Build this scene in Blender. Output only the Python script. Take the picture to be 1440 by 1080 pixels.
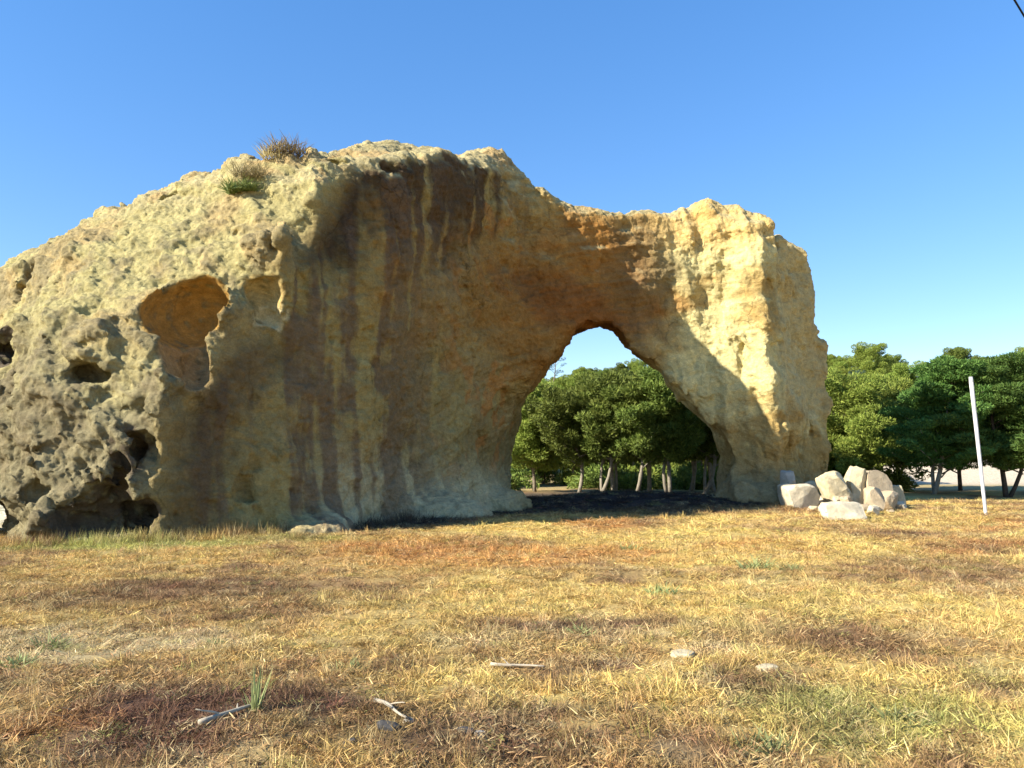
import bpy, bmesh, math, random, time
import numpy as np
from mathutils import Vector, Matrix
T0 = time.time()
for o in list(bpy.data.objects): bpy.data.objects.remove(o)
sc = bpy.context.scene
COL = sc.collection

# ------------------------------------------------------------------ camera, sky, sun, exposure
F_PX, CAM_H, PITCH = 1060.0, 1.65, math.atan(105/1060.0)
cam = bpy.data.cameras.new('camera'); camo = bpy.data.objects.new('camera', cam); COL.objects.link(camo)
camo.location = (0, 0, CAM_H); camo.rotation_euler = (math.pi/2 + PITCH, 0, 0)
cam.sensor_width = 36; cam.lens = 36*F_PX/1440; cam.clip_end = 2000; cam.clip_start = 0.05
sc.camera = camo
SUN_AZ = Vector((-0.90, -0.43)).normalized(); SUN_EL = math.radians(30)
SDIR = Vector((SUN_AZ.x*math.cos(SUN_EL), SUN_AZ.y*math.cos(SUN_EL), math.sin(SUN_EL)))
world = bpy.data.worlds.new('World'); sc.world = world; world.use_nodes = True
wn = world.node_tree; bg = wn.nodes['Background']
sky = wn.nodes.new('ShaderNodeTexSky'); sky.sky_type = 'NISHITA'; sky.sun_disc = False
sky.sun_elevation = SUN_EL; sky.sun_rotation = math.atan2(SUN_AZ.x, SUN_AZ.y)
sky.air_density = 1.0; sky.dust_density = 0.0; sky.ozone_density = 2.5
hsv = wn.nodes.new('ShaderNodeHueSaturation'); hsv.inputs['Saturation'].default_value = 1.65; hsv.inputs['Value'].default_value = 1.16; hsv.inputs['Hue'].default_value = .512
gam = wn.nodes.new('ShaderNodeGamma'); gam.inputs['Gamma'].default_value = .62
wn.links.new(sky.outputs[0], gam.inputs['Color'])
wn.links.new(gam.outputs[0], hsv.inputs['Color']); wn.links.new(hsv.outputs[0], bg.inputs['Color'])
bg.inputs['Strength'].default_value = 0.15
sl = bpy.data.lights.new('sun', 'SUN'); sl.energy = 4.6; sl.angle = math.radians(0.5); sl.color = (1.0, 0.93, 0.80)
so = bpy.data.objects.new('sun', sl); COL.objects.link(so)
so.rotation_euler = SDIR.to_track_quat('Z', 'Y').to_euler()
sc.view_settings.view_transform = 'Standard'; sc.view_settings.look = 'None'
sc.view_settings.exposure = 1.32; sc.view_settings.gamma = 1; sc.view_settings.use_curve_mapping = False
sc.render.engine = 'CYCLES'
sc.cycles.max_bounces = 8; sc.cycles.diffuse_bounces = 4; sc.cycles.transparent_max_bounces = 8

# ------------------------------------------------------------------ pixel -> world helpers (photo pixels, 1440 x 1080)
cp, sp_ = math.cos(PITCH), math.sin(PITCH)
def ray(px, py):
    u = (px-720)/F_PX; v = (540-py)/F_PX
    return Vector((u, cp - v*sp_, sp_ + v*cp))
def P(px, py, Y):
    r = ray(px, py); return Vector((0, 0, CAM_H)) + r*(Y/r.y)
def G(px, py, z=0.0):
    r = ray(px, py); t = (z-CAM_H)/r.z; return Vector((0, 0, CAM_H)) + r*t

# ------------------------------------------------------------------ numpy noise
rs = np.random.RandomState(7)
NT = 64
TAB = rs.uniform(-1, 1, (NT, NT, NT)).astype(np.float32)
def vnoise(x, y, z):
    x = np.asarray(x, np.float32); y = np.asarray(y, np.float32); z = np.asarray(z, np.float32)
    x, y, z = np.broadcast_arrays(x, y, z)
    xi = np.floor(x); yi = np.floor(y); zi = np.floor(z)
    fx = x-xi; fy = y-yi; fz = z-zi
    fx = fx*fx*fx*(fx*(fx*6-15)+10); fy = fy*fy*fy*(fy*(fy*6-15)+10); fz = fz*fz*fz*(fz*(fz*6-15)+10)
    a = xi.astype(np.int32) & 63; b = yi.astype(np.int32) & 63; c = zi.astype(np.int32) & 63
    a1 = (a+1) & 63; b1 = (b+1) & 63; c1 = (c+1) & 63
    def L(p, q, t): return p+(q-p)*t
    return L(L(L(TAB[a,b,c], TAB[a1,b,c], fx), L(TAB[a,b1,c], TAB[a1,b1,c], fx), fy),
             L(L(TAB[a,b,c1], TAB[a1,b,c1], fx), L(TAB[a,b1,c1], TAB[a1,b1,c1], fx), fy), fz)
def fbm(x, y, z, oct=4, gain=.5, lac=2.03, off=0.0):
    s = 0; a = 1.0; n = 0
    for i in range(oct):
        # rotate a little each octave to hide the lattice
        x, y, z = 0.80*x-0.60*y, 0.60*x*0.9+0.80*y*0.9+0.43*z, 0.9*z-0.43*y
        s = s + a*vnoise(x+13.1*i+off, y+7.7*i-off, z+3.3*i+off*.5); n += a
        a *= gain; x = x*lac; y = y*lac; z = z*lac
    return s/n*1.6
def sstep(a, b, x):
    t = np.clip((x-a)/(b-a), 0, 1); return t*t*(3-2*t)
def smax(a, b, k):
    h = np.clip(.5+.5*(a-b)/k, 0, 1); return b+(a-b)*h+k*h*(1-h)
def smin(a, b, k): return -smax(-a, -b, k)
def interp(x, pts):
    xs = [p[0] for p in pts]; ys = [p[1] for p in pts]; return np.interp(x, xs, ys)
def poly_sdf(x, y, poly):
    n = len(poly); d = np.full(np.broadcast(x, y).shape, 1e9); s = np.zeros(d.shape, bool)
    for i in range(n):
        ax, ay = poly[i]; bx, by = poly[(i+1) % n]
        ex, ey = bx-ax, by-ay; wx, wy = x-ax, y-ay
        t = np.clip((wx*ex+wy*ey)/(ex*ex+ey*ey), 0, 1)
        d = np.minimum(d, (wx-ex*t)**2+(wy-ey*t)**2)
        c = ((ay <= y) & (by > y)) | ((by <= y) & (ay > y))
        xx = ax+(y-ay)/(by-ay if by != ay else 1e-9)*ex
        s ^= c & (x < xx)
    return np.where(s, -1, 1)*np.sqrt(d)

# ------------------------------------------------------------------ object helpers
def tag(o, label=None, cat=None, group=None, kind=None):
    if label: o['label'] = label
    if cat: o['category'] = cat
    if group: o['group'] = group
    if kind: o['kind'] = kind
    return o
def link(name, mesh, mat=None, parent=None, loc=None, smooth=False):
    o = bpy.data.objects.new(name, mesh); COL.objects.link(o)
    if mat and not mesh.materials: mesh.materials.append(mat)
    if parent: o.parent = parent
    if loc is not None: o.location = loc
    if smooth: mesh.shade_smooth()
    return o
def empty(name, loc, rz=0, sc_=1.0):
    o = bpy.data.objects.new(name, None); COL.objects.link(o); o.location = loc
    o.rotation_euler = (0, 0, rz); o.scale = (sc_,)*3; o.empty_display_size = .3
    return o
def np_mesh(name, verts, faces, k=4):
    me = bpy.data.meshes.new(name); verts = np.asarray(verts, np.float32); faces = np.asarray(faces, np.int32)
    me.vertices.add(len(verts)); me.vertices.foreach_set('co', verts.ravel())
    me.loops.add(faces.size); me.loops.foreach_set('vertex_index', faces.ravel())
    me.polygons.add(len(faces)); me.polygons.foreach_set('loop_start', np.arange(0, faces.size, k, dtype=np.int32))
    me.update(calc_edges=True); me.validate(); return me
def set_col(me, col, name='col'):
    a = me.attributes.new(name, 'FLOAT_COLOR', 'POINT')
    c = np.ones((len(me.vertices), 4), np.float32); c[:, :3] = col; a.data.foreach_set('color', c.ravel())

# ------------------------------------------------------------------ materials
def new_mat(name, rough=.9):
    m = bpy.data.materials.new(name); m.use_nodes = True; nt = m.node_tree
    b = nt.nodes['Principled BSDF']; b.inputs['Roughness'].default_value = rough
    b.inputs['Specular IOR Level'].default_value = .15
    return m, nt, b
def mult_noise(nt, src, scale, lo, hi, detail=6, rough=.65):
    geo = nt.nodes.new('ShaderNodeTexCoord'); n = nt.nodes.new('ShaderNodeTexNoise')
    n.inputs['Scale'].default_value = scale; n.inputs['Detail'].default_value = detail; n.inputs['Roughness'].default_value = rough
    nt.links.new(geo.outputs['Object'], n.inputs['Vector'])
    mr = nt.nodes.new('ShaderNodeMapRange'); mr.inputs['From Min'].default_value = .3; mr.inputs['From Max'].default_value = .7
    mr.inputs['To Min'].default_value = lo; mr.inputs['To Max'].default_value = hi
    nt.links.new(n.outputs['Fac'], mr.inputs['Value'])
    mx = nt.nodes.new('ShaderNodeVectorMath'); mx.operation = 'SCALE'
    nt.links.new(src, mx.inputs[0]); nt.links.new(mr.outputs[0], mx.inputs['Scale'])
    return mx.outputs[0]
def add_bump(nt, b, scale, dist, strength=.6, detail=8, rough=.7):
    geo = nt.nodes.new('ShaderNodeTexCoord'); n = nt.nodes.new('ShaderNodeTexNoise')
    n.inputs['Scale'].default_value = scale; n.inputs['Detail'].default_value = detail; n.inputs['Roughness'].default_value = rough
    nt.links.new(geo.outputs['Object'], n.inputs['Vector'])
    bp = nt.nodes.new('ShaderNodeBump'); bp.inputs['Strength'].default_value = strength; bp.inputs['Distance'].default_value = dist
    nt.links.new(n.outputs['Fac'], bp.inputs['Height']); nt.links.new(bp.outputs[0], b.inputs['Normal'])
def attr(nt, name='col', typ='GEOMETRY'):
    a = nt.nodes.new('ShaderNodeAttribute'); a.attribute_name = name; a.attribute_type = typ; return a
M = {}
def fine_grain(name, scale, lo, hi):
    nt = M[name].node_tree; b = nt.nodes['Principled BSDF']; l = b.inputs['Base Color'].links[0]; src = l.from_socket
    nt.links.new(mult_noise(nt, src, scale, lo, hi, 4, .7), b.inputs['Base Color'])
def mk_attr_mat(name, scale, lo, hi, bs, bd, rough=.92, strength=.6):
    m, nt, b = new_mat(name, rough); a = attr(nt)
    nt.links.new(mult_noise(nt, a.outputs['Color'], scale, lo, hi), b.inputs['Base Color'])
    if bd: add_bump(nt, b, bs, bd, strength, 12, .72)
    M[name] = m; return m
mk_attr_mat('sandstone', 5.0, .80, 1.18, 8.0, .09, strength=.9)
fine_grain('sandstone', 24.0, .80, 1.2)
def cracks_and_beds(name):
    nt = M[name].node_tree; b = nt.nodes['Principled BSDF']; N_ = nt.nodes.new; L_ = nt.links.new
    tc = N_('ShaderNodeTexCoord'); wn_ = N_('ShaderNodeTexNoise'); wn_.inputs['Scale'].default_value = 1.1; wn_.inputs['Detail'].default_value = 5
    L_(tc.outputs['Object'], wn_.inputs['Vector'])
    ma = N_('ShaderNodeVectorMath'); ma.operation = 'MULTIPLY_ADD'; ma.inputs[1].default_value = (.9, .9, .9); L_(wn_.outputs['Color'], ma.inputs[0]); L_(tc.outputs['Object'], ma.inputs[2])
    mp = N_('ShaderNodeMapping'); mp.inputs['Scale'].default_value = (.75, .75, .38); mp.inputs['Rotation'].default_value = (.1, .22, 0); L_(ma.outputs[0], mp.inputs['Vector'])
    vo = N_('ShaderNodeTexVoronoi'); vo.feature = 'DISTANCE_TO_EDGE'; vo.inputs['Scale'].default_value = 1.0; L_(mp.outputs[0], vo.inputs['Vector'])
    cr = N_('ShaderNodeMapRange'); cr.inputs['From Max'].default_value = .014; L_(vo.outputs['Distance'], cr.inputs['Value'])
    gate = N_('ShaderNodeTexNoise'); gate.inputs['Scale'].default_value = .55; gate.inputs['Detail'].default_value = 3; L_(tc.outputs['Object'], gate.inputs['Vector'])
    gr = N_('ShaderNodeMapRange'); gr.inputs['From Min'].default_value = .5; gr.inputs['From Max'].default_value = .66; L_(gate.outputs['Fac'], gr.inputs['Value'])
    mxm = N_('ShaderNodeMath'); mxm.operation = 'MAXIMUM'; inv = N_('ShaderNodeMath'); inv.operation = 'SUBTRACT'; inv.inputs[0].default_value = 1; L_(gr.outputs[0], inv.inputs[1])
    L_(cr.outputs[0], mxm.inputs[0]); L_(inv.outputs[0], mxm.inputs[1])                     # 0 in an open crack, 1 elsewhere
    mp2 = N_('ShaderNodeMapping'); mp2.inputs['Scale'].default_value = (.7, .7, 11); mp2.inputs['Rotation'].default_value = (.05, .2, 0); L_(ma.outputs[0], mp2.inputs['Vector'])
    bn = N_('ShaderNodeTexNoise'); bn.inputs['Scale'].default_value = 1.0; bn.inputs['Detail'].default_value = 7; bn.inputs['Roughness'].default_value = .7; L_(mp2.outputs[0], bn.inputs['Vector'])
    old = b.inputs['Normal'].links[0].from_node
    b1 = N_('ShaderNodeBump'); b1.inputs['Strength'].default_value = .8; b1.inputs['Distance'].default_value = .05; L_(bn.outputs['Fac'], b1.inputs['Height'])
    b2 = N_('ShaderNodeBump'); b2.inputs['Strength'].default_value = .6; b2.inputs['Distance'].default_value = .05; L_(mxm.outputs[0], b2.inputs['Height']); L_(b1.outputs[0], b2.inputs['Normal'])
    L_(b2.outputs[0], old.inputs['Normal'])
    src = b.inputs['Base Color'].links[0].from_socket; mr_ = N_('ShaderNodeMapRange'); mr_.inputs['To Min'].default_value = .74; L_(mxm.outputs[0], mr_.inputs['Value'])
    bd = N_('ShaderNodeMapRange'); bd.inputs['From Min'].default_value = .3; bd.inputs['From Max'].default_value = .7; bd.inputs['To Min'].default_value = .86; bd.inputs['To Max'].default_value = 1.14; L_(bn.outputs['Fac'], bd.inputs['Value'])
    mm = N_('ShaderNodeMath'); mm.operation = 'MULTIPLY'; L_(mr_.outputs[0], mm.inputs[0]); L_(bd.outputs[0], mm.inputs[1])
    sc_ = N_('ShaderNodeVectorMath'); sc_.operation = 'SCALE'; L_(src, sc_.inputs[0]); L_(mm.outputs[0], sc_.inputs['Scale']); L_(sc_.outputs[0], b.inputs['Base Color'])
cracks_and_beds('sandstone')
mk_attr_mat('soil', 9.0, .7, 1.25, 22.0, .03)
def plain(name, c, scale=4, lo=.75, hi=1.2, bs=None, bd=.02, rough=.9):
    m, nt, b = new_mat(name, rough); r = nt.nodes.new('ShaderNodeRGB'); r.outputs[0].default_value = (*c, 1)
    nt.links.new(mult_noise(nt, r.outputs[0], scale, lo, hi), b.inputs['Base Color'])
    if bs: add_bump(nt, b, bs, bd)
    M[name] = m; return m
plain('bark', (.20, .165, .12), 6, .6, 1.35, 14, .03)
plain('pale_bark', (.27, .235, .18), 5, .6, 1.25, 14, .03)
plain('dark_bark', (.075, .058, .045), 6, .6, 1.35, 14, .03)
plain('white_paint', (.64, .63, .61), 3, .62, 1.1, 30, .004, .6)
plain('cream_stone', (.60, .50, .31), 3.5, .6, 1.15, 9, .05)
plain('white_stone', (.62, .53, .37), 3.5, .62, 1.15, 9, .04)
plain('tan_stone', (.46, .36, .23), 3, .7, 1.2, 9, .05)
plain('grey_stone', (.36, .33, .27), 3, .7, 1.2, 9, .05)
plain('charred_stone', (.07, .065, .06), 8, .6, 1.5, 25, .02)
plain('bleached_wood', (.40, .34, .25), 9, .7, 1.15, 40, .006)
plain('cable', (.02, .02, .022), 3, .9, 1.1)
plain('pole_wood', (.16, .11, .075), 5, .7, 1.2, 20, .01)
def leaf_mat(name, c1, c2, trans=.25, rough=.6):
    m, nt, b = new_mat(name, rough)
    oi = nt.nodes.new('ShaderNodeObjectInfo'); geo = nt.nodes.new('ShaderNodeNewGeometry')
    mx = nt.nodes.new('ShaderNodeMix'); mx.data_type = 'RGBA'
    mx.inputs[6].default_value = (*c1, 1); mx.inputs[7].default_value = (*c2, 1)
    nt.links.new(geo.outputs['Random Per Island'], mx.inputs[0])
    h = nt.nodes.new('ShaderNodeHueSaturation')
    mr = nt.nodes.new('ShaderNodeMapRange'); mr.inputs['To Min'].default_value = .82; mr.inputs['To Max'].default_value = 1.2
    nt.links.new(oi.outputs['Random'], mr.inputs['Value']); nt.links.new(mr.outputs[0], h.inputs['Value'])
    mr2 = nt.nodes.new('ShaderNodeMapRange'); mr2.inputs['To Min'].default_value = .485; mr2.inputs['To Max'].default_value = .512
    nt.links.new(oi.outputs['Random'], mr2.inputs['Value']); nt.links.new(mr2.outputs[0], h.inputs['Hue'])
    nt.links.new(mx.outputs[2], h.inputs['Color']); nt.links.new(h.outputs[0], b.inputs['Base Color'])
    tr = nt.nodes.new('ShaderNodeBsdfTranslucent'); nt.links.new(h.outputs[0], tr.inputs['Color'])
    ms = nt.nodes.new('ShaderNodeMixShader'); ms.inputs[0].default_value = trans
    nt.links.new(b.outputs[0], ms.inputs[1]); nt.links.new(tr.outputs[0], ms.inputs[2])
    nt.links.new(ms.outputs[0], nt.nodes['Material Output'].inputs['Surface'])
    M[name] = m; return m
leaf_mat('foliage_dark', (.085, .125, .026), (.215, .265, .055))
leaf_mat('foliage_green', (.055, .12, .026), (.14, .225, .05))
leaf_mat('foliage_light', (.15, .21, .035), (.29, .33, .065))
leaf_mat('foliage_far', (.055, .095, .075), (.09, .14, .10))  # bluish cast puts distance haze into the leaf colour
leaf_mat('weed_green', (.20, .24, .09), (.34, .36, .15))
leaf_mat('dry_straw', (.42, .33, .17), (.60, .50, .28))
leaf_mat('dry_shrub_twigs', (.22, .17, .09), (.40, .33, .17))
leaf_mat('bush_green', (.12, .17, .05), (.22, .26, .08))
# grass blades take their colour from the ground patch they grow on
m, nt, b = new_mat('grass_blades', .8); a = attr(nt, 'col', 'INSTANCER'); geo = nt.nodes.new('ShaderNodeNewGeometry')
mr = nt.nodes.new('ShaderNodeMapRange'); mr.inputs['To Min'].default_value = .5; mr.inputs['To Max'].default_value = 1.6
nt.links.new(geo.outputs['Random Per Island'], mr.inputs['Value'])
vm = nt.nodes.new('ShaderNodeVectorMath'); vm.operation = 'SCALE'
nt.links.new(a.outputs['Color'], vm.inputs[0]); nt.links.new(mr.outputs[0], vm.inputs['Scale']); nt.links.new(vm.outputs[0], b.inputs['Base Color'])
tr = nt.nodes.new('ShaderNodeBsdfTranslucent'); nt.links.new(vm.outputs[0], tr.inputs['Color'])
ms = nt.nodes.new('ShaderNodeMixShader'); ms.inputs[0].default_value = .25
nt.links.new(b.outputs[0], ms.inputs[1]); nt.links.new(tr.outputs[0], ms.inputs[2]); nt.links.new(ms.outputs[0], nt.nodes['Material Output'].inputs['Surface'])
M['grass_blades'] = m

# ------------------------------------------------------------------ ground: one sheet, level field, mound under the arch, hill behind
def gh(x, y):
    x = np.asarray(x, np.float64); y = np.asarray(y, np.float64)
    z = .10*fbm(x*.16, y*.16, 0, 3) + .035*fbm(x*.9, y*.9, 3.3, 3)
    z = z*sstep(2, 7, np.hypot(x, y))
    z += .42*np.exp(-((x-3.6)/5.0)**2-((y-27.5)/3.4)**2)                      # low mound in the opening
    z += .16*np.exp(-((x-1.2)/2.2)**2-((y-10.6)/.35)**2)*(x > -99)             # small rut lip in the field
    rise = sstep(52, 150, y+.12*x)
    z += rise*(13+2.5*np.sin(x*.03)+1.5*fbm(x*.02, y*.02, 9, 2))
    z += 1.75*np.exp(-((x-31)/10)**4-((y-54)/3.0)**2)                          # sand bank under the right trees
    return z
def gz(x, y): return float(gh(x, y))
def graded(c, fine, n_f, ratio, far):
    h = [0.0]; s = fine
    while h[-1] < far:
        if len(h) > n_f: s *= ratio
        h.append(h[-1]+s)
    return np.array(h)
hx = graded(0, .13, 110, 1.045, 420); xs = np.concatenate([-hx[::-1], hx[1:]])
hy = graded(0, .085, 200, 1.03, 900); ys = np.concatenate([-graded(0, .5, 8, 1.3, 60)[::-1]+2.5, hy[1:]+2.5])
GX, GY = np.meshgrid(xs, ys, indexing='ij'); GZ = gh(GX, GY)
near = np.exp(-((GY-4)/16)**2)
GZ2 = GZ + near*.022*fbm(GX*3.1, GY*3.1, 1.0, 3)

# colour of the ground, in world coordinates
STRAW = np.array([.60, .44, .145]); BROWN = np.array([.16, .088, .052]); TAN = np.array([.42, .275, .11])
ORANGE = np.array([.48, .24, .08]); GREEN = np.array([.38, .38, .11]); SAND = np.array([.56, .45, .26]); UMBER = np.array([.17, .105, .06])
patches = [ # px, py, rx, ry, colour, strength
 (100,905,190,26,SAND,.62),(240,1005,190,48,BROWN,1),(190,1045,130,50,BROWN,.95),(700,1060,160,30,BROWN,.8),(330,830,170,16,BROWN,.6),(430,975,110,22,BROWN,.7),(520,1020,130,40,BROWN,.65),(560,940,60,18,BROWN,.6),
 (780,880,190,7,BROWN,.8),(930,880,60,8,BROWN,.7),(150,840,110,22,BROWN,.55),(480,850,150,16,BROWN,.4),(1000,915,60,10,SAND,.5),(1080,825,70,9,SAND,.6),  # first pair of browns paints the shadow streak of the rut
 (1200,910,110,25,BROWN,.6),(1110,985,60,50,BROWN,.65),(960,1050,70,30,BROWN,.5),(850,1005,110,16,BROWN,.55),(760,1040,60,40,BROWN,.6),
 (1340,800,120,22,BROWN,.55),(1130,985,40,40,BROWN,.4),(1250,1030,150,50,GREEN,.6),(1400,1030,80,60,GREEN,.5),(1150,865,90,16,GREEN,.45),
 (1400,970,60,25,GREEN,.4),(700,785,240,20,ORANGE,.75),(850,740,60,10,ORANGE,.8),(560,770,120,14,ORANGE,.5),(1090,770,60,10,ORANGE,.4),(1340,775,60,8,ORANGE,.4),
 (60,1030,90,30,ORANGE,.35),(150,772,170,9,GREEN,.85),(420,762,120,6,GREEN,.4),(560,870,140,40,STRAW,.6),(660,960,110,30,STRAW,.6),(1050,850,200,40,STRAW,.6),(1250,860,250,60,STRAW,.45),
 (300,903,60,8,SAND,.5),(640,900,60,8,SAND,.4)]
def ground_col(x, y):
    n1 = fbm(x*.55, y*.55, 5.1, 4); n2 = fbm(x*.23, y*.3, 8.2, 3); n3 = fbm(x*1.6, y*1.6, 2.2, 3)
    c = STRAW[None]*np.ones(x.shape+(1,))
    def mixc(c, col, w): w = np.clip(w, 0, 1)[..., None]; return c*(1-w)+col*w
    c = mixc(c, TAN, sstep(-.35, .45, n1+.25*n3))
    c = mixc(c, BROWN, .75*sstep(.22, .75, n1*.7+n3*.55+.15*n2))
    c = mixc(c, ORANGE, .5*sstep(.25, .8, n2+.3*n3)*sstep(9, 15, y))
    c = mixc(c, SAND, .45*sstep(.45, .9, -n3+.5*n2))
    left = sstep(3, -5, x)*sstep(26, 8, y); c = mixc(c, TAN, .55*left); c = mixc(c, BROWN, .55*left*sstep(.1, .55, n3*.6+n1*.5)); c = mixc(c, UMBER, .5*sstep(.35, .8, n3*.8-.3*n1)*sstep(16, 9, y))
    for px, py, rx, ry, col, s in patches:
        g = G(px, py); w = rx*g.y/F_PX; y0 = G(px, py+ry).y; y1 = G(px, max(py-ry, 655)).y; h = max((y1-y0)/2, .12); cy = (y0+y1)/2
        q = np.hypot((x-g.x)/w, (y-cy)/h)+.35*n3+.3*n1
        c = mixc(c, col, s*sstep(1.25, .45, q))
    # bare pale sand left of the rock, brown earth painted darker for the arch's shade in and behind the opening, forest floor further off
    c = mixc(c, np.array([.70, .63, .47]), sstep(1.2, .6, np.hypot((x+17)/6.5, (y-24)/9)+.2*n1))
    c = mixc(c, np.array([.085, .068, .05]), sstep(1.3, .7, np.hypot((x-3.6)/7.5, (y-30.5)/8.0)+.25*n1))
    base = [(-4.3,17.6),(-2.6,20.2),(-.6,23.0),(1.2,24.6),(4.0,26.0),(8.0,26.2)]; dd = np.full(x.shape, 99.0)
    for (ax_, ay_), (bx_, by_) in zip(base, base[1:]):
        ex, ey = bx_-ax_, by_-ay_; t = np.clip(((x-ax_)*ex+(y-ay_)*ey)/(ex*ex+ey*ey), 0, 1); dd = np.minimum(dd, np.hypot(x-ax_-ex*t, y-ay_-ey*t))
    c = mixc(c, np.array([.055, .045, .04]), .92*sstep(2.1, .9, dd+.35*n3))  # near-black strip paints the rock's shade onto the ground along its foot
    c = mixc(c, np.array([.34, .27, .13]), sstep(36, 46, y)*.8)
    c = mixc(c, np.array([.52, .43, .31]), sstep(1.35, .75, np.hypot((x-31)/12, (y-53)/5)+.15*n3))
    return c*(1+.10*n3[..., None])
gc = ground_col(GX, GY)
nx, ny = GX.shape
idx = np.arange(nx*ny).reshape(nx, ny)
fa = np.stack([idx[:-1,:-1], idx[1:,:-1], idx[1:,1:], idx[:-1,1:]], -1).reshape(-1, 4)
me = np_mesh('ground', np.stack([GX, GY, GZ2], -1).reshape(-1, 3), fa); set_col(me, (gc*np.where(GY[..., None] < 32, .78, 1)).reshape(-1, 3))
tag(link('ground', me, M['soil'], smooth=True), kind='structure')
print('ground', len(fa), time.time()-T0)

# ------------------------------------------------------------------ the rock arch: an implicit solid, polygonised
H = .08
X0, X1, Y0, Y1, Z0, Z1 = -16.5, 13.6, 13.4, 33.0, -.5, 12.8
ax = np.arange(X0, X1, H); ay = np.arange(Y0, Y1, H); az = np.arange(Z0, Z1, H)
levels = [
 (0.0, [(-13.6,18.5),(-12.4,16.6),(-10.6,15.3),(-8.6,14.9),(-7.2,14.85),(-6.1,15.6),(-4.7,16.8),(-3.6,18.6),(-2.5,21.0),(-1.2,23.2),(0.1,25.0),(3.5,26.2),(6.9,26.9),(9.15,25.9),(10.6,27.7),(12.35,29.6),(11.5,31.5),(7,32),(0,31),(-6,29),(-12,25)]),
 (2.3, [(-14.2,18.8),(-12.6,17.0),(-10.6,15.6),(-8.6,15.1),(-7.05,14.95),(-6.75,15.6),(-5.2,16.7),(-3.6,18.7),(-2.5,21.1),(-1.2,23.3),(0.15,25.0),(3.5,26.2),(6.9,26.9),(9.15,25.85),(10.5,27.7),(12.2,29.6),(11.4,31.3),(7,31.8),(0,30.7),(-6,28.8),(-12,25)]),
 (4.7, [(-14.3,19.5),(-12.4,17.6),(-10.2,16.3),(-8,15.75),(-5.95,15.45),(-5.85,16.2),(-4.7,17.3),(-3.3,19.0),(-2.3,21.2),(-1.0,23.3),(.3,25.0),(3.5,26.1),(6.8,26.8),(8.95,25.8),(10.2,27.6),(12.15,29.4),(11.2,31.0),(7,31.2),(0,30.2),(-6,28.5),(-12,25)]),
 (6.6, [(-14.2,20.2),(-12.0,18.4),(-9.4,17.3),(-7,16.9),(-5.15,16.5),(-5.0,17.2),(-4.0,18.1),(-2.9,19.3),(-1.95,21.4),(-.8,23.3),(.4,25.0),(3.5,26.0),(6.8,26.7),(8.85,25.8),(10.1,27.6),(12.0,29.1),(11,30.6),(7,30.8),(0,29.8),(-6,28.2),(-12.5,25)]),
 (8.2, [(-12.6,21.4),(-11.0,19.6),(-8.6,18.5),(-6.4,17.9),(-4.7,17.5),(-4.45,18.0),(-3.6,18.8),(-2.7,19.7),(-1.8,21.5),(-.7,23.3),(.5,25.0),(3.5,25.95),(6.8,26.6),(8.7,25.8),(10.0,27.4),(11.8,28.9),(10.8,30.4),(7,30.4),(0,29.5),(-6,27.8),(-11.8,25)]),
 (11.5,[(-10.6,22.5),(-9.2,21.0),(-7.0,20.0),(-5.2,19.4),(-4.2,18.9),(-3.5,18.9),(-2.9,19.4),(-2.2,20.4),(-1.5,21.8),(-.55,23.4),(.6,24.9),(3.5,25.95),(6.8,26.6),(8.3,26.0),(9.8,27.3),(11.4,28.6),(10,29.6),(7,29.8),(0,29.0),(-5,27.0),(-10,25)]),
]
A2, B2 = np.meshgrid(ax, ay, indexing='ij')
L2 = [poly_sdf(A2, B2, p).astype(np.float32) for _, p in levels]
zl = [l[0] for l in levels]
Fv = np.empty((len(ax), len(ay), len(az)), np.float32)
TOP = [(-17,3.0),(-15.5,4.6),(-14.4,6.0),(-13.2,7.5),(-12.4,8.7),(-11.4,8.6),(-10.4,8.6),(-9.6,9.05),(-8.8,9.6),(-8.0,9.25),(-6.6,9.15),(-5.7,9.3),(-5.0,9.7),(-4.2,10.2),(-3.3,10.75),(-2.4,11.5),(-1.5,12.4),(-.66,12.65),(-.3,12.5),(.15,11.9),(.5,11.5),(1.1,11.0),(1.9,10.45),(2.7,10.5),(3.4,10.3),(4.1,10.3),(5.4,10.55),(6.5,10.75),(8.1,11.05),(8.7,10.5),(9.2,9.8),(9.9,9.95),(10.6,9.95),(11.4,9.6),(12.2,9.0),(14,8)]
tp = interp(A2, TOP) + .16*fbm(A2*.9, B2*.9, 4.4, 3) - .05*np.maximum(B2-27, 0)
inside_d = -L2[4]
tp = tp - .95*np.clip(1.5-inside_d, 0, 1.7)*sstep(-6.0, -4.6, A2)*sstep(.9, -.3, A2)*sstep(26, 24, B2)
KT = .35
for k, z in enumerate(az):
    i = int(np.clip(np.searchsorted(zl, z)-1, 0, len(zl)-2)); t = np.clip((z-zl[i])/(zl[i+1]-zl[i]), 0, 1)
    f2 = L2[i]*(1-t)+L2[i+1]*t
    Fv[:, :, k] = smax(f2, (z-tp).astype(np.float32), KT)
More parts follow.
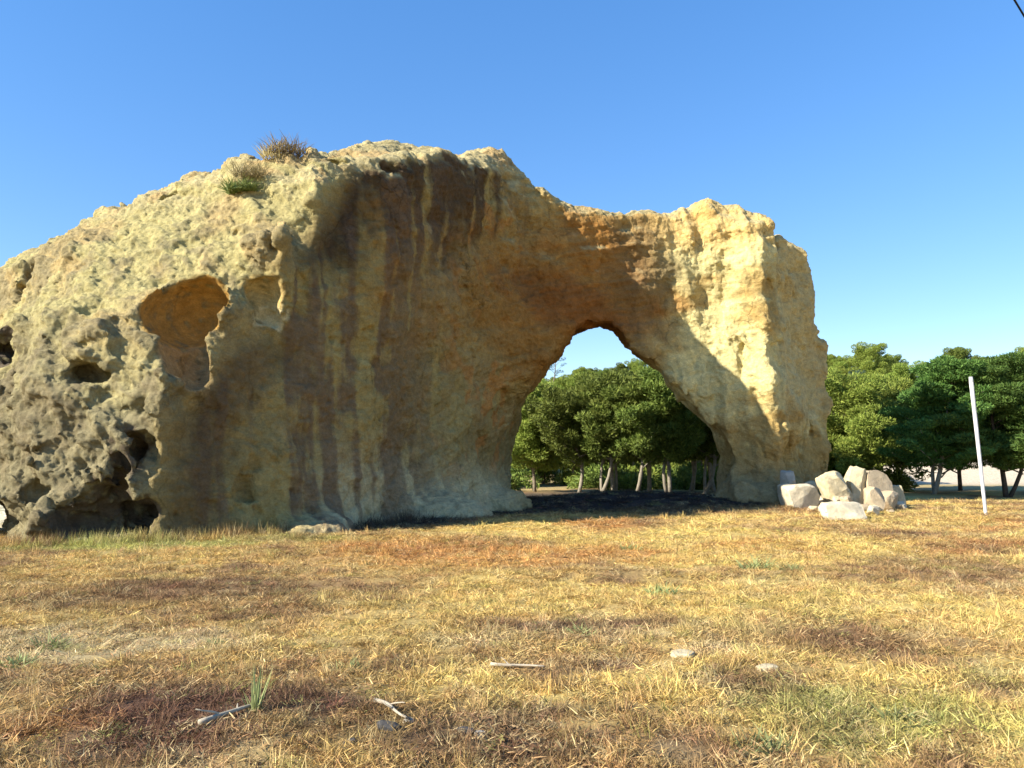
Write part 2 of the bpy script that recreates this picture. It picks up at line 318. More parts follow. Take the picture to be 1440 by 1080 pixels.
# opening
YT = 26.6
hole_px = [(712,1000),(712,690),(708,655),(714,610),(727,565),(745,538),(775,502),(805,462),(825,452),(852,450),(872,458),(890,480),(915,496),(940,518),(968,548),(996,575),(1020,600),(1036,640),(1030,680),(1022,700),(1022,1000)]
hole = [(P(a_, b_, YT).x, P(a_, b_, YT).z) for a_, b_ in hole_px]
zlo = hole[1][1]; hole[0] = (hole[1][0]-.1, -3); hole[-1] = (hole[-2][0], -3)
hq = np.arange(-4, 12, .06); hz = np.arange(-1, 9, .06)
HQ, HZ = np.meshgrid(hq, hz, indexing='ij'); HS = poly_sdf(HQ, HZ, hole)
def bil(g, x, y, x0, y0, h):
    fx = np.clip((x-x0)/h, 0, g.shape[0]-1.001); fy = np.clip((y-y0)/h, 0, g.shape[1]-1.001)
    i = fx.astype(int); j = fy.astype(int); u = fx-i; v = fy-j
    return (g[i,j]*(1-u)+g[i+1,j]*u)*(1-v)+(g[i,j+1]*(1-u)+g[i+1,j+1]*u)*v
sx = (ax > -4) & (ax < 12); sxi = np.where(sx)[0]; szi = np.where(az < 8.9)[0]
for k in szi:
    A_ = A2[sxi]; B_ = B2[sxi]
    dy = B_-YT; q = A_-.075*dy
    d = bil(HS, q, np.full(q.shape, az[k]), -4, -1, .06)
    d = d - .10*np.maximum(np.abs(dy)-.8, 0) - .10*np.maximum(-dy-.6, 0)
    sl_ = Fv[sxi, :, k]; Fv[sxi, :, k] = smax(sl_, (-d).astype(np.float32), .22)
# foot of the left leg and foot of the right pillar
def ell(x, y, z, c, r):
    k = np.sqrt(((x-c[0])/r[0])**2+((y-c[1])/r[1])**2+((z-c[2])/r[2])**2); return (k-1)*min(r)
def region(c, r, m=.6):
    lo = [np.searchsorted(a_, c[i]-r[i]-m) for i, a_ in enumerate((ax, ay, az))]; hi = [np.searchsorted(a_, c[i]+r[i]+m) for i, a_ in enumerate((ax, ay, az))]
    s = tuple(slice(a_, b_) for a_, b_ in zip(lo, hi))
    return s, ax[s[0]][:, None, None], ay[s[1]][None, :, None], az[s[2]][None, None, :]
def blob(c, r, k=.4):
    s, x, y, z = region(c, r, 1.0); Fv[s] = smin(Fv[s], ell(x, y, z, c, r).astype(np.float32), k)
blob((-.6, 25.2, .0), (1.5, 1.8, .95), .5); blob((-2.3, 21.6, -.1), (1.6, 2.2, .9), .5); blob((8.7, 26.6, .0), (1.5, 1.5, .8), .5); blob((-4.3, 17.6, -.2), (1.0, 1.6, .8), .5)
print('base', time.time()-T0)
# relief: only near the surface
bi = np.argwhere(np.abs(Fv) < .75); bx = ax[bi[:,0]]; by = ay[bi[:,1]]; bz = az[bi[:,2]]
vis = (by < 29.5)
def ridge_x(z): return interp(z, [(0,-7.2),(2.3,-7.0),(4.7,-5.85),(6.6,-5.0),(8.2,-4.4),(11,-3.4)])
def masks(x, y, z):
    fl = sstep(.25, -.35, x-ridge_x(z))                       # sunny weathered flank
    wall = sstep(-.2, .5, x-ridge_x(z))*sstep(2.0, -.5, x)      # fluted wall
    arch = sstep(-1.0, 1.5, x)                                  # bedded bridge and pillar
    return fl, wall, arch
fl, wl, ar = masks(bx, by, bz)
d = .30*fbm(bx*.38, by*.38, bz*.38, 3) + .10*fbm(bx*1.3, by*1.3, bz*1.1, 3, off=5)
bill = np.abs(fbm(bx*.85, by*.85, bz*.95, 3, off=11)); pit = np.abs(fbm(bx*2.0, by*2.0, bz*2.2, 2, off=23))
low = sstep(5.5, 1.5, bz)
wx_, wy_, wz_ = (.35*fbm(bx*.9, by*.9, bz*.9, 2, off=o_) for o_ in (15, 17, 19))
rid = 1-np.abs(fbm((bx+wx_+bz*.35)*.75, (by+wy_)*.75, (bz+wz_-bx*.2)*.6, 4, .55, off=12))*1.6
d += fl*((.07+.16*low)*(.45-np.clip(rid, -.5, 1)) + (.10+.12*low)*fbm(bx*1.5+wx_*2, by*1.5+wy_*2, bz*1.7+wz_*2, 4, .6, off=29)) + fl*low*.07*np.minimum(0, .35-bill)
d += fl*.16*fbm((bx+bz*.5)*.7, by*.7, (bz-bx*.5)*.45, 3, off=35)
d += fl*(.02+.03*low)*fbm(bx*3.6, by*3.6, bz*3.6, 2, off=31)
tw = bx*.64+by*.77
d += wl*(.20*fbm(tw*.9, bx*.2, bz*.13, 3, off=41)*sstep(.5, 5, bz)*sstep(9.6, 7.5, bz) + .04*fbm(bx*2.4, by*2.4, bz*2.4, 3, off=47))
dip = bz - .16*bx + .05*fbm(bx*.6, by*.6, bz*.6, 2)
st = vnoise(dip*2.1, bx*.12, by*.12)*.6 + vnoise(dip*5.0+9, bx*.3, by*.3)*.4
d += ar*(.13*st*sstep(1, 4, bz))*(1-.72*sstep(4.0, 6.0, bx)) + ar*(.07*fbm(bx*2.6, by*2.6, bz*1.6, 3, off=53))
pil = sstep(4.5, 6.5, bx)
d += pil*(.26*fbm(bx*1.1+by*.4, by*.5, bz*.20, 3, off=61) + .12*(.3-np.abs(fbm(bx*1.9, by*1.9, bz*.7, 3, off=67))))
rim = sstep(8.0, 9.6, bz)*sstep(4, 0, bx)                       # crumbly top
d += rim*.08*fbm(bx*1.5, by*1.5, bz*1.5, 3, off=71)
Fv[bi[:,0], bi[:,1], bi[:,2]] -= np.where(vis, d, .3*fbm(bx*.38, by*.38, bz*.38, 2)).astype(np.float32)
print('relief', len(bi), time.time()-T0)
# hollows, found by shooting pixel rays at the solid
def hit(px, py):
    r = ray(px, py).normalized(); t = np.arange(13.0, 36, .03)
    x = r.x*t; y = r.y*t; z = CAM_H+r.z*t
    i = ((x-X0)/H).round().astype(int); j = ((y-Y0)/H).round().astype(int); k = ((z-Z0)/H).round().astype(int)
    ok = (i >= 0) & (i < len(ax)) & (j >= 0) & (j < len(ay)) & (k >= 0) & (k < len(az))
    v = np.full(t.shape, 1.0); v[ok] = Fv[i[ok], j[ok], k[ok]]
    n = np.argmax(v < 0)
    return (Vector((x[n], y[n], z[n])), r) if v[n] < 0 else (None, r)
caves = []; NZ = None
def cave(px, py, rw, rh, depth, push=0.0, col=None, k=.10, tilt=0):
    c, r = hit(px, py)
    if c is None: print('no hit', px, py); return None
    s_ = c.y/F_PX; R = (rw*s_, depth, rh*s_); c = c + r*(push*depth)
    carve(c, R, col, k, tilt); return c
def carve(c, R, col=None, k=.10, tilt=0):
    m = max(R)
    s, x, y, z = region(c, (m, m, m), .5); x = x-c[0]; y = y-c[1]; z = z-c[2]
    ct, st_ = math.cos(tilt), math.sin(tilt); x, z = ct*x+st_*z, -st_*x+ct*z
    e = ell(x, y, z, (0,0,0), R)
    mr_ = min(R[0], R[2]); fq = min(3.0, 1.3/mr_); e = e + (NZ if NZ else .32 if mr_ > .5 else .5)*mr_**.7*.8*fbm((x+c[0])*fq, (y+c[1])*fq, (z+c[2])*fq, 4, off=7)
    Fv[s] = smax(Fv[s], -e.astype(np.float32), k)
    caves.append((Vector(c), R, col, tilt, NZ))
OCHRE = (.44, .255, .065); DARK_BROWN = (.13, .10, .065)  # the deeper hollows get the darker brown
NZ = .10
c1 = cave(266, 436, 60, 54, 1.25, .30, OCHRE, .05, tilt=.55)
c1b = cave(262, 492, 30, 62, .85, .20, (.38, .26, .115), .08, tilt=.30)
NZ = .22
c2 = cave(374, 416, 30, 30, .36, .1, (.47, .34, .13), .06)
NZ = .34
c2b = cave(374, 444, 24, 17, .24, .0, (.56, .47, .25), .08)  # pale colour stands in for the sunlit patch in this hollow
NZ = None
cave(8, 490, 42, 28, 1.1, .3, DARK_BROWN, .08, tilt=-.3)
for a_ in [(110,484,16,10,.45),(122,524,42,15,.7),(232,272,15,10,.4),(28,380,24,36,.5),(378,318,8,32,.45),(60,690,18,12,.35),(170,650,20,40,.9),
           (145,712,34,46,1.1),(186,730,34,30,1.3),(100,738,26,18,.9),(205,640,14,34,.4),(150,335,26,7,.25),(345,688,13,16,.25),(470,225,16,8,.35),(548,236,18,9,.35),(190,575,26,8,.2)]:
    cave(*a_[:4], a_[4], .1, DARK_BROWN if a_[4] >= .8 else None, .16)
# undercut at the left end: the sunny sand beyond shows through
for yy in np.arange(13.8, 29, .8): carve(P(-26, 738, yy), (.72, .9, .62), None, .12)
print('caves', time.time()-T0)
# surface nets
def surface_nets(Fg):
    s = Fg < 0
    n = (s[:-1,:-1,:-1].astype(np.int8)+s[1:,:-1,:-1]+s[:-1,1:,:-1]+s[:-1,:-1,1:]+s[1:,1:,:-1]+s[1:,:-1,1:]+s[:-1,1:,1:]+s[1:,1:,1:])
    cells = np.argwhere((n > 0) & (n < 8)); vid = np.full(n.shape, -1, np.int32); vid[cells[:,0], cells[:,1], cells[:,2]] = np.arange(len(cells))
    acc = np.zeros((len(cells), 3)); cnt = np.zeros(len(cells)); i, j, k = cells.T
    offs = [(a_, b_, c_) for a_ in (0,1) for b_ in (0,1) for c_ in (0,1)]
    V = {o: Fg[i+o[0], j+o[1], k+o[2]] for o in offs}
    for o in offs:
        for d_ in range(3):
            if o[d_] == 0:
                p = list(o); p[d_] = 1; p = tuple(p); a_, b_ = V[o], V[p]; cr = (a_ < 0) != (b_ < 0)
                t = np.where(cr, a_/(a_-b_+1e-12), 0)
                for e in range(3): acc[:, e] += np.where(cr, o[e]+(t if e == d_ else 0), 0)
                cnt += cr
    pos = cells+acc/cnt[:, None]
    quads = []
    for d_ in range(3):
        sl0 = [slice(1,-1)]*3; sl0[d_] = slice(0,-1); sl1 = list(sl0); sl1[d_] = slice(1,None)
        a_ = s[tuple(sl0)]; b_ = s[tuple(sl1)]; e = np.argwhere(a_ != b_); sg = a_[tuple(e.T)]
        base = e.copy()
        for q in range(3):
            if q != d_: base[:, q] += 1
        u, v = [(1,2),(2,0),(0,1)][d_]
        def cell(du, dv):
            c = base.copy(); c[:, u] -= du; c[:, v] -= dv; return vid[c[:,0], c[:,1], c[:,2]]
        q4 = np.stack([cell(1,1), cell(0,1), cell(0,0), cell(1,0)], 1); q4[~sg] = q4[~sg][:, ::-1]; quads.append(q4)
    return pos, np.concatenate(quads)
pos, quads = surface_nets(Fv)
pos = pos*H+np.array([X0, Y0, Z0])
quads = quads[(quads >= 0).all(1)]
print('nets', len(pos), len(quads), time.time()-T0)
# keep the outer skin only (drop stray crumbs)
par = np.arange(len(pos))
lab = np.arange(len(pos)); ed = np.concatenate([quads[:, [0,1]], quads[:, [1,2]], quads[:, [2,3]], quads[:, [3,0]]])
for _ in range(400):
    mn = np.minimum(lab[ed[:,0]], lab[ed[:,1]]); new = lab.copy(); np.minimum.at(new, ed[:,0], mn); np.minimum.at(new, ed[:,1], mn); new = new[new]
    if (new == lab).all(): break
    lab = new
main = np.bincount(lab).argmax(); keep = lab == main
remap = np.cumsum(keep)-1; quads = remap[quads[keep[quads].all(1)]]; pos = pos[keep]
me0 = np_mesh('rock_arch', pos, quads)
tmp = bpy.data.objects.new('rock_tmp', me0); COL.objects.link(tmp)
sub = tmp.modifiers.new('s', 'SUBSURF'); sub.levels = 1; sub.render_levels = 1
dg = bpy.context.evaluated_depsgraph_get(); me = bpy.data.meshes.new_from_object(tmp.evaluated_get(dg)); me.name = 'rock_arch'
bpy.data.objects.remove(tmp); bpy.data.meshes.remove(me0)
N = len(me.vertices); co = np.empty(N*3, np.float32); me.vertices.foreach_get('co', co); co = co.reshape(-1, 3)
nr = np.empty(N*3, np.float32); me.vertices.foreach_get('normal', nr); nr = nr.reshape(-1, 3)
print('subdivided', N, time.time()-T0)
x, y, z = co.T.astype(np.float64)
fl, wl, ar = masks(x, y, z)
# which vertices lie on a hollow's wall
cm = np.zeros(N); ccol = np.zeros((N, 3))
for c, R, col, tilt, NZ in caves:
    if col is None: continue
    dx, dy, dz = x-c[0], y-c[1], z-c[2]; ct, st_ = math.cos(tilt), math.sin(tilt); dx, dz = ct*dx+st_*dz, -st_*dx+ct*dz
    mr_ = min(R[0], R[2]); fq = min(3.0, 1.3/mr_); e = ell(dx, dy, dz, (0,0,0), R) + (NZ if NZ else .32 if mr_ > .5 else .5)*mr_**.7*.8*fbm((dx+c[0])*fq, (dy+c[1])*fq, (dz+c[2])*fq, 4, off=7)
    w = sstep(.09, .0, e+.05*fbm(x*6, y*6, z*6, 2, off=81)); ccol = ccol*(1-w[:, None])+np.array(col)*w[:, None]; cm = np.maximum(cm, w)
tip = sstep(-.2, .6, nr[:, 2])
qx, qy, qz = (.10*fbm(x*2.5, y*2.5, z*2.5, 2, off=o_) for o_ in (75, 77, 79))
rough = fbm((x+qx)*2.6, (y+qy)*2.6, (z+qz)*3.0, 5, .68, off=83)
fine = fbm((x+qx)*6, (y+qy)*6, (z+qz)*6, 3, .65, off=81); fine2 = fbm(x*13, y*13, z*13, 2, off=87)
streakn = fbm((x*.64+y*.77)*2.6, x*.5, z*.16, 4, off=91)
pits = sstep(.25, .8, fbm(x*4.2, y*4.2, z*4.6, 2, off=95))
smooth_c = 1-.85*cm
n1b = fbm(x*.7, y*.7, z*.7, 2, off=111)
disp = (fl*(.085*rough+.02*fine2-.02*pits)+wl*(.06*rough+.014*fine2-.05*sstep(.45,.85,pits)*sstep(-.2,.3,n1b))+ar*(.05*rough+.014*fine2-.02*pits)+tip*.02*fine)*smooth_c + .006*fine
dipv = z-.16*x+.05*fbm(x*.6, y*.6, z*.6, 2)
xb = z-.38*(x*.64+y*.77)+.10*n1b
xbed = vnoise(xb*7, x*.3, 3.0)*.6+vnoise(xb*15, x*.5, 9.0)*.4
disp += ar*.030*vnoise(dipv*9, x*.5, y*.5)*smooth_c*(1-.6*sstep(4, 6, x)) + .028*xbed*smooth_c*sstep(-5.5, -3, x)*sstep(4.5, 2, x)*(1-fl)
co += nr*disp[:, None].astype(np.float32)
me.vertices.foreach_set('co', co.ravel()); me.update()
# albedo: the rock's own colours (beds, iron staining, dark seep streaks, pale base) plus painted light and shade
def mixv(c, col, w): w = np.clip(w, 0, 1)[:, None]; return c*(1-w)+np.asarray(col)*w
n1 = fbm(x*.5, y*.5, z*.5, 3, off=101); n2 = fbm(x*1.7, y*1.7, z*1.7, 3, off=105)
c = np.ones((N, 3))*np.array([.46, .375, .20])
cf = np.ones((N, 3))*np.array([.56, .50, .27])
cf = mixv(cf, (.56, .40, .22), .65*sstep(.15, .7, n1+.3*n2)*sstep(3, 5, z))
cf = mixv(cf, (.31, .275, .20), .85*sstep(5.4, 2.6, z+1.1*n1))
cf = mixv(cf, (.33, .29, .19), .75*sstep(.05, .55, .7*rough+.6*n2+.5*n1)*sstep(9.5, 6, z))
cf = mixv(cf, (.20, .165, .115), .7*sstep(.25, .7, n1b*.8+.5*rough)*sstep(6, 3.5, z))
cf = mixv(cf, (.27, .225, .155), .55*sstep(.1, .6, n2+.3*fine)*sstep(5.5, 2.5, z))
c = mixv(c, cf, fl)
# wall
cw = np.ones((N, 3))*np.array([.42, .345, .175])
cw = mixv(cw, (.36, .27, .165), .6*sstep(-.1, .6, n1))
cw = mixv(cw, (.52, .26, .10), .8*sstep(.25, .7, n2+.4*n1)*sstep(-3.5, -.5, x))
cw = mixv(cw, (.70, .62, .47), .8*sstep(2.3, .5, z+.7*n1)*sstep(-5.2, -3.6, x))
streakw = fbm((x*.64+y*.77)*.9, x*.3, z*.08, 3, off=93)
below = interp(x, TOP)-z
dark = sstep(-.6, .2, 1.05*streakn+.6*streakw+.62*(2.6-below)/1.6+.2*n2)*sstep(6.5, 3.5, below+.8*streakn)*sstep(1.1, 1.6, below+.35*n2+.25*streakn)
cw = mixv(cw, (.10, .066, .048), .93*dark)
dark2 = sstep(-.05, .45, .9*streakn+.6*streakw+.3*n2)*sstep(-1.2, -3.6, x); cw = mixv(cw, (.20, .14, .115), .8*dark2)
edge_shade_low = sstep(1.9, .5, x-ridge_x(z)+.4*n2)*sstep(5.2, 3.6, z); cw = mixv(cw, (.15, .105, .07), .75*edge_shade_low)  # dark band paints the shade beside the ridge, low on the wall
edge_shade_up = sstep(1.7, .6, x-ridge_x(z)+.5*n2+.3*streakn)*sstep(5.6, 6.8, z)*sstep(.9, 1.5, below+.3*n2)  # shadow edge under the flank lip, painted into the upper wall colour
cw = mixv(cw, (.09, .062, .046), .85*edge_shade_up)
c = mixv(c, cw, wl)
# bridge and pillar
bed = vnoise(dipv*2.6, x*.15, y*.15); bed2 = vnoise(dipv*7.5, x*.3, y*.3)
ca = np.ones((N, 3))*np.array([.50, .365, .175])
org = sstep(1.25, .5, np.hypot((x-1.9)/4.4, (z-7.2)/2.9)+.3*n1)
ca = mixv(ca, (.50, .235, .065), .8*org*sstep(-.6, .5, bed+.5*n2+.3))
ca = mixv(ca, (.40, .17, .055), .55*org*sstep(.0, .5, bed2+.4*n2))
ca = mixv(ca, (.80, .74, .47), .85*sstep(4.2, 6.0, x)*sstep(-.7, .1, n1+.4*bed)*sstep(1.5, 4, z+n2))  # pale cream brightens the sunlit face of the pillar
ca = mixv(ca, (.85, .56, .25), .6*sstep(3.5, 5, x)*sstep(8.6, 9.8, z+.3*n1))
ca = mixv(ca, (.62, .52, .33), .8*sstep(9.2, 9.9, x)*sstep(2.5, 4, z+.6*n1))  # tan tone paints in the brighter shade of the pillar's outer side
ca = mixv(ca, (.19, .12, .075), .6*sstep(.15, .55, streakn)*sstep(3.2, 1, x)*sstep(7.5, 9.5, z))
ca = mixv(ca, (.20, .135, .085), .7*sstep(1.3, .6, np.hypot((x-4.4)/1.4, (z-7.8)/2.6)+.3*n2))  # dark oval deepens the cast shadow on the bridge
ca = mixv(ca, (.34, .29, .22), .6*sstep(2.0, .5, z+.4*n1))
c = mixv(c, ca, ar)
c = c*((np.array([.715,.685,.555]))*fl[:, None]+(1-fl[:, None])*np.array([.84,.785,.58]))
# crumbly cap
org2 = sstep(1.25, .4, np.hypot((x-.9)/3.7, (z-6.8)/2.9)+.35*n1+.12*bed2)*(1-fl)*(1-.8*dark*wl)
c = mixv(c, (.32, .155, .038), .72*org2)
red = sstep(1.2, .4, np.hypot((x-2.0)/2.6, (z-6.9+.25*(x-2))/1.1)+.3*n2)*(1-fl)
c = mixv(c, (.24, .09, .026), .7*red)
cap = sstep(.15, .55, nr[:, 2])*sstep(7.5, 8.6, z)
c = mixv(c, (.42, .35, .18), .85*cap); c = mixv(c, (.42, .27, .11), .6*cap*sstep(.1, .6, n2))
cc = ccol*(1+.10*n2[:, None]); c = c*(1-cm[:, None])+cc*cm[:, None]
c = c*(1+.13*(xbed*(1-fl)*sstep(-5, -2, x)*sstep(5, 2, x))[:, None])*(1+.10*fine[:, None]+.05*bed2[:, None]*ar[:, None])
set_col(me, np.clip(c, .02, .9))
rock = tag(link('rock_arch', me, M['sandstone'], smooth=True), 'huge weathered sandstone arch with hollows in its sunny flank and one big opening', 'rock arch')
print('rock done', len(me.polygons), time.time()-T0)
from mathutils.bvhtree import BVHTree
SURF = BVHTree.FromPolygons([tuple(v) for v in pos], [tuple(q) for q in quads.tolist()])
def rock_pt(px, py):
    r = ray(px, py).normalized(); h = SURF.ray_cast(Vector((0, 0, CAM_H)), r); return h[0]
print('bvh', time.time()-T0)

# ------------------------------------------------------------------ tubes, leaves, boulders
def tube(bm, pts, rads, seg=7):
    rings = []; n = len(pts)
    for i, p in enumerate(pts):
        p = Vector(p); a_ = Vector(pts[max(i-1, 0)]); b_ = Vector(pts[min(i+1, n-1)]); d_ = (b_-a_).normalized()
        u = d_.orthogonal().normalized() if i == 0 else (u - d_*u.dot(d_)).normalized()
        v = d_.cross(u)
        rings.append([bm.verts.new(p+(u*math.cos(2*math.pi*k/seg)+v*math.sin(2*math.pi*k/seg))*rads[i]) for k in range(seg)])
    for i in range(n-1):
        for k in range(seg): bm.faces.new((rings[i][k], rings[i][(k+1) % seg], rings[i+1][(k+1) % seg], rings[i+1][k]))
    bm.faces.new(rings[0][::-1]); bm.faces.new(rings[-1])
def bm_mesh(bm, name, smooth=True):
    bm.normal_update(); me = bpy.data.meshes.new(name); bm.to_mesh(me); bm.free()
    if smooth: me.shade_smooth()
    return me
def bent(rng, a_, b_, n=6, w=.1):
    a_, b_ = Vector(a_), Vector(b_); L = (b_-a_).length; o1 = Vector((rng.uniform(-1,1), rng.uniform(-1,1), rng.uniform(-.4,.4)))*w*L; o2 = Vector((rng.uniform(-1,1), rng.uniform(-1,1), 0))*w*L*.6
    return [a_.lerp(b_, t)+o1*math.sin(math.pi*t)+o2*math.sin(2*math.pi*t) for t in [i/n for i in range(n+1)]]
def crown_mesh(name, clumps, rng, leaf=(.10, .22), per=70, flat=.55):
    """clumps: (centre, radius). Small leaf faces spread through each clump's shell, tilted outward and up."""
    V = []; 
    for (c, r) in clumps:
        n = max(20, int(1.7*per*(r/.6)**2)); d_ = rng.normal(size=(n, 3)); d_ /= np.linalg.norm(d_, axis=1)[:, None]
        rad = r*rng.uniform(.55, 1.08, n)**.6
        p = d_*rad[:, None]*np.array([1, 1, flat])+np.asarray(c)
        t = d_+rng.normal(size=(n, 3))*.45+np.array([0, 0, .35]); t /= np.linalg.norm(t, axis=1)[:, None]
        nn = np.cross(t, rng.normal(size=(n, 3))); nn /= np.linalg.norm(nn, axis=1)[:, None]; b_ = np.cross(nn, t)
        L = rng.uniform(*leaf, n)[:, None]; W = L*rng.uniform(.16, .34, n)[:, None]
        V.append(np.stack([p-t*L, p-b_*W-t*L*.2+nn*L*.1, p+t*L, p+b_*W-t*L*.2+nn*L*.1], 1))
    V = np.concatenate(V).reshape(-1, 3); Fq = np.arange(len(V)).reshape(-1, 4)
    return np_mesh(name, V, Fq)
def pine_meshes(seed, h, w, base, kind='bushy', bark='bark', leafm='foliage_dark', lean=(0, 0), fork=1, per=230, leaf=(.055,.14)):
    """h total height, w crown radius, base height of the lowest foliage"""
    rng = random.Random(seed); nr_ = np.random.RandomState(seed); bm = bmesh.new()
    top = Vector((lean[0]+rng.uniform(-.2,.2), lean[1], h*.93)); r0 = .015*h+.025
    stems = []
    for f in range(fork):
        tt = top+Vector((rng.uniform(-.5,.5)*w*(f > 0), rng.uniform(-.4,.4)*w*(f > 0), -rng.uniform(.0,.8)*(f > 0)))
        pts = bent(rng, (0.12*f, 0, -.15), tt, 9, .07); tube(bm, pts, [r0*(1-.85*i/9)*(.8 if f else 1) for i in range(10)], 8); stems.append(pts)
    clumps = []
    nl = {'bushy': 30, 'layer': 34, 'umbrella': 22, 'sparse': 16}[kind]
    for i in range(nl):
        t = (i+rng.random())/nl
        zz = base+(h*.96-base)*t
        if kind == 'bushy': prof = math.sin(math.pi*min(1, .22+.72*t))**.7
        elif kind == 'layer': prof = (1-t)**.55*.95+.12
        elif kind == 'umbrella': prof = .5+.5*math.sin(math.pi*(t*.8+.1))
        else: prof = .35+.5*(1-t)
        st_ = stems[i % fork]; q = min(zz/h, .97)*9; a_ = st_[int(q)].lerp(st_[min(int(q)+1, 9)], q-int(q))
        ang = i*2.39996+rng.uniform(-.5,.5); rr = w*prof*rng.uniform(.55, 1.0)
        e = Vector((a_.x+rr*math.cos(ang), a_.y+rr*math.sin(ang), zz+rr*rng.uniform(-.05,.25)))
        s0 = a_-Vector((0, 0, rr*.25)); s0.z = max(s0.z, .4)
        tube(bm, bent(rng, s0, e, 4, .08), [r0*.32*(1-t*.5)*(1-.75*k/4) for k in range(5)], 5)
        m_ = 4 if kind != 'sparse' else 2
        for k in range(m_):
            f = 1.05-.24*k; cr = w*rng.uniform(.13, .29)*(1.0 if kind != 'sparse' else .75)
            c_ = s0.lerp(e, f)+Vector((rng.uniform(-.3,.3), rng.uniform(-.3,.3), rng.uniform(.0,.3)))*cr*1.3
            clumps.append((c_, cr))
        if kind == 'bushy' and rng.random() < .5: clumps.append((e+Vector((rng.uniform(-.5,.5), rng.uniform(-.5,.5), rng.uniform(-.1,.6)))*w*.25, w*rng.uniform(.08,.16)))
    clumps.append((top+Vector((0,0,h*.02)), w*.22))
    tm = bm_mesh(bm, 'pine_trunk'); tm.materials.append(M[bark])
    fl_ = {'bushy': .62, 'layer': .34, 'umbrella': .5, 'sparse': .38}[kind]
    cmh = crown_mesh('pine_crown', clumps, nr_, leaf, per, fl_); cmh.materials.append(M[leafm])
    return tm, cmh
def put_tree(meshes, x, y, rz, s, label, group=None, name='pine_tree', cat='pine tree'):
    e = empty(name, (x, y, gz(x, y)-.03), rz, s); tag(e, label, cat, group)
    link('trunk', meshes[0], parent=e); link('crown', meshes[1], parent=e); return e
def boulder_mesh(seed, dims, boxy=.6, cuts=7, rough=.06, sub=4):
    rng = np.random.RandomState(seed); bm = bmesh.new(); bmesh.ops.create_icosphere(bm, subdivisions=sub, radius=1)
    v = np.array([vv.co[:] for vv in bm.verts]); p = 2+boxy*8
    v = v/((np.abs(v)**p).sum(1)**(1/p))[:, None]
    v = v*np.array(dims)/2; md = min(dims)
    o = seed*3.7; s_ = 1.6/max(dims); nn = v/np.linalg.norm(v, axis=1)[:, None]
    v += nn*(rough*max(dims)*fbm(v[:,0]*s_*2.4+o, v[:,1]*s_*2.4, v[:,2]*s_*2.4, 4))[:, None]
    for i in range(cuts):
        n = rng.normal(size=3); n /= np.linalg.norm(n); dmax = (v@n).max(); dmax -= rng.uniform(.06, .48)*min(dmax, md*.6)*(1.4 if i < 3 else 1)
        ex = np.maximum(v@n-dmax, 0); v -= ex[:, None]*n
    v += nn*(.012*max(dims)*fbm(v[:,0]*s_*9+o, v[:,1]*s_*9, v[:,2]*s_*9, 3))[:, None]
    v[:, 2] -= v[:, 2].min()
    for vv, c_ in zip(bm.verts, v): vv.co = c_
    me_ = bm_mesh(bm, 'boulder', True); me_.set_sharp_from_angle(angle=math.radians(22)); return me_

# ------------------------------------------------------------------ trees
tA = pine_meshes(1, 5.4, 2.3, 2.0, 'bushy', 'pale_bark', 'foliage_dark', (.5, .1), 2)
tB = pine_meshes(2, 5.8, 2.5, 2.1, 'bushy', 'pale_bark', 'foliage_dark', (-.5, .2), 2)
tC = pine_meshes(3, 5.0, 2.1, 1.8, 'bushy', 'pale_bark', 'foliage_dark', (.9, .0), 2)
tD = pine_meshes(4, 5.6, 2.6, 1.6, 'bushy', 'bark', 'foliage_light', (.2, .1), 1)
tE = pine_meshes(5, 6.6, 3.0, 1.0, 'bushy', 'bark', 'foliage_light', (.2, .1), 2)
tF = pine_meshes(6, 7.4, 3.6, 1.9, 'layer', 'dark_bark', 'foliage_green', (.3, .1), 2, 240)
tG = pine_meshes(7, 7.0, 3.0, 1.7, 'layer', 'pale_bark', 'foliage_green', (1.2, .2), 2, 240)
tH = pine_meshes(8, 9.5, 2.6, 3.0, 'sparse', 'bark', 'foliage_far', (0, 0), 1, 60)
front = [ # px of the trunk foot, Y, mesh, turn, scale, label
 (752,37.5,tD,.3,.92,'yellow-green pine half hidden behind the left jamb of the arch opening'),
 (812,36.0,tA,1.2,.95,'small dark pine with one thin pale trunk at the left end of the front row'),
 (842,35.4,tC,.2,1.0,'dark pine with slender trunk leaning hard right, second of the row in the opening'),
 (862,37.0,tB,.4,1.0,'twin-stemmed dark pine in the front row just left of the middle of the opening'),
 (892,35.0,tC,-.5,1.02,'short dark pine with a bare slanting stem in the middle of the opening'),
 (912,36.5,tA,2.2,1.05,'dark pine with an upright pale trunk right of the middle of the opening'),
 (940,34.6,tB,2.9,.95,'bushy twin-trunked pine standing closest in the row seen through the opening'),
 (968,37.2,tA,.1,1.08,'tall round-topped dark pine in the right half of the opening'),
 (986,34.8,tC,.0,1.05,'dark pine leaning right beside the inner side of the right pillar'),
 (1002,36.0,tB,1.0,1.0,'dark pine with two stems partly covered by the right pillar')]
for px, Y, mm, rz, s, lab_ in front:
    put_tree(mm, (px-720)/F_PX*Y, Y, rz, s, lab_, 'pines in a row behind the arch')
back = [(700,46,tD,.5,1.05,'bright yellow-green pine behind the left edge of the opening'),(765,49,tE,1.9,.85,'broad light green pine rising behind the left part of the row'),
 (805,47,tD,2.8,1.05,'light green pine filling the gap left of the middle of the opening'),(850,50,tE,.2,.9,'wide light green pine behind the centre of the opening'),
 (895,46,tB,1.4,1.1,'olive dark pine rising highest behind the centre of the row'),(935,48,tA,2.0,1.22,'dark rounded pine behind the right half of the row'),
 (985,47,tB,.6,1.2,'tall dark pine touching the slanting right edge of the opening'),(1040,46,tA,.9,1.1,'dark pine mostly hidden behind the right pillar')]
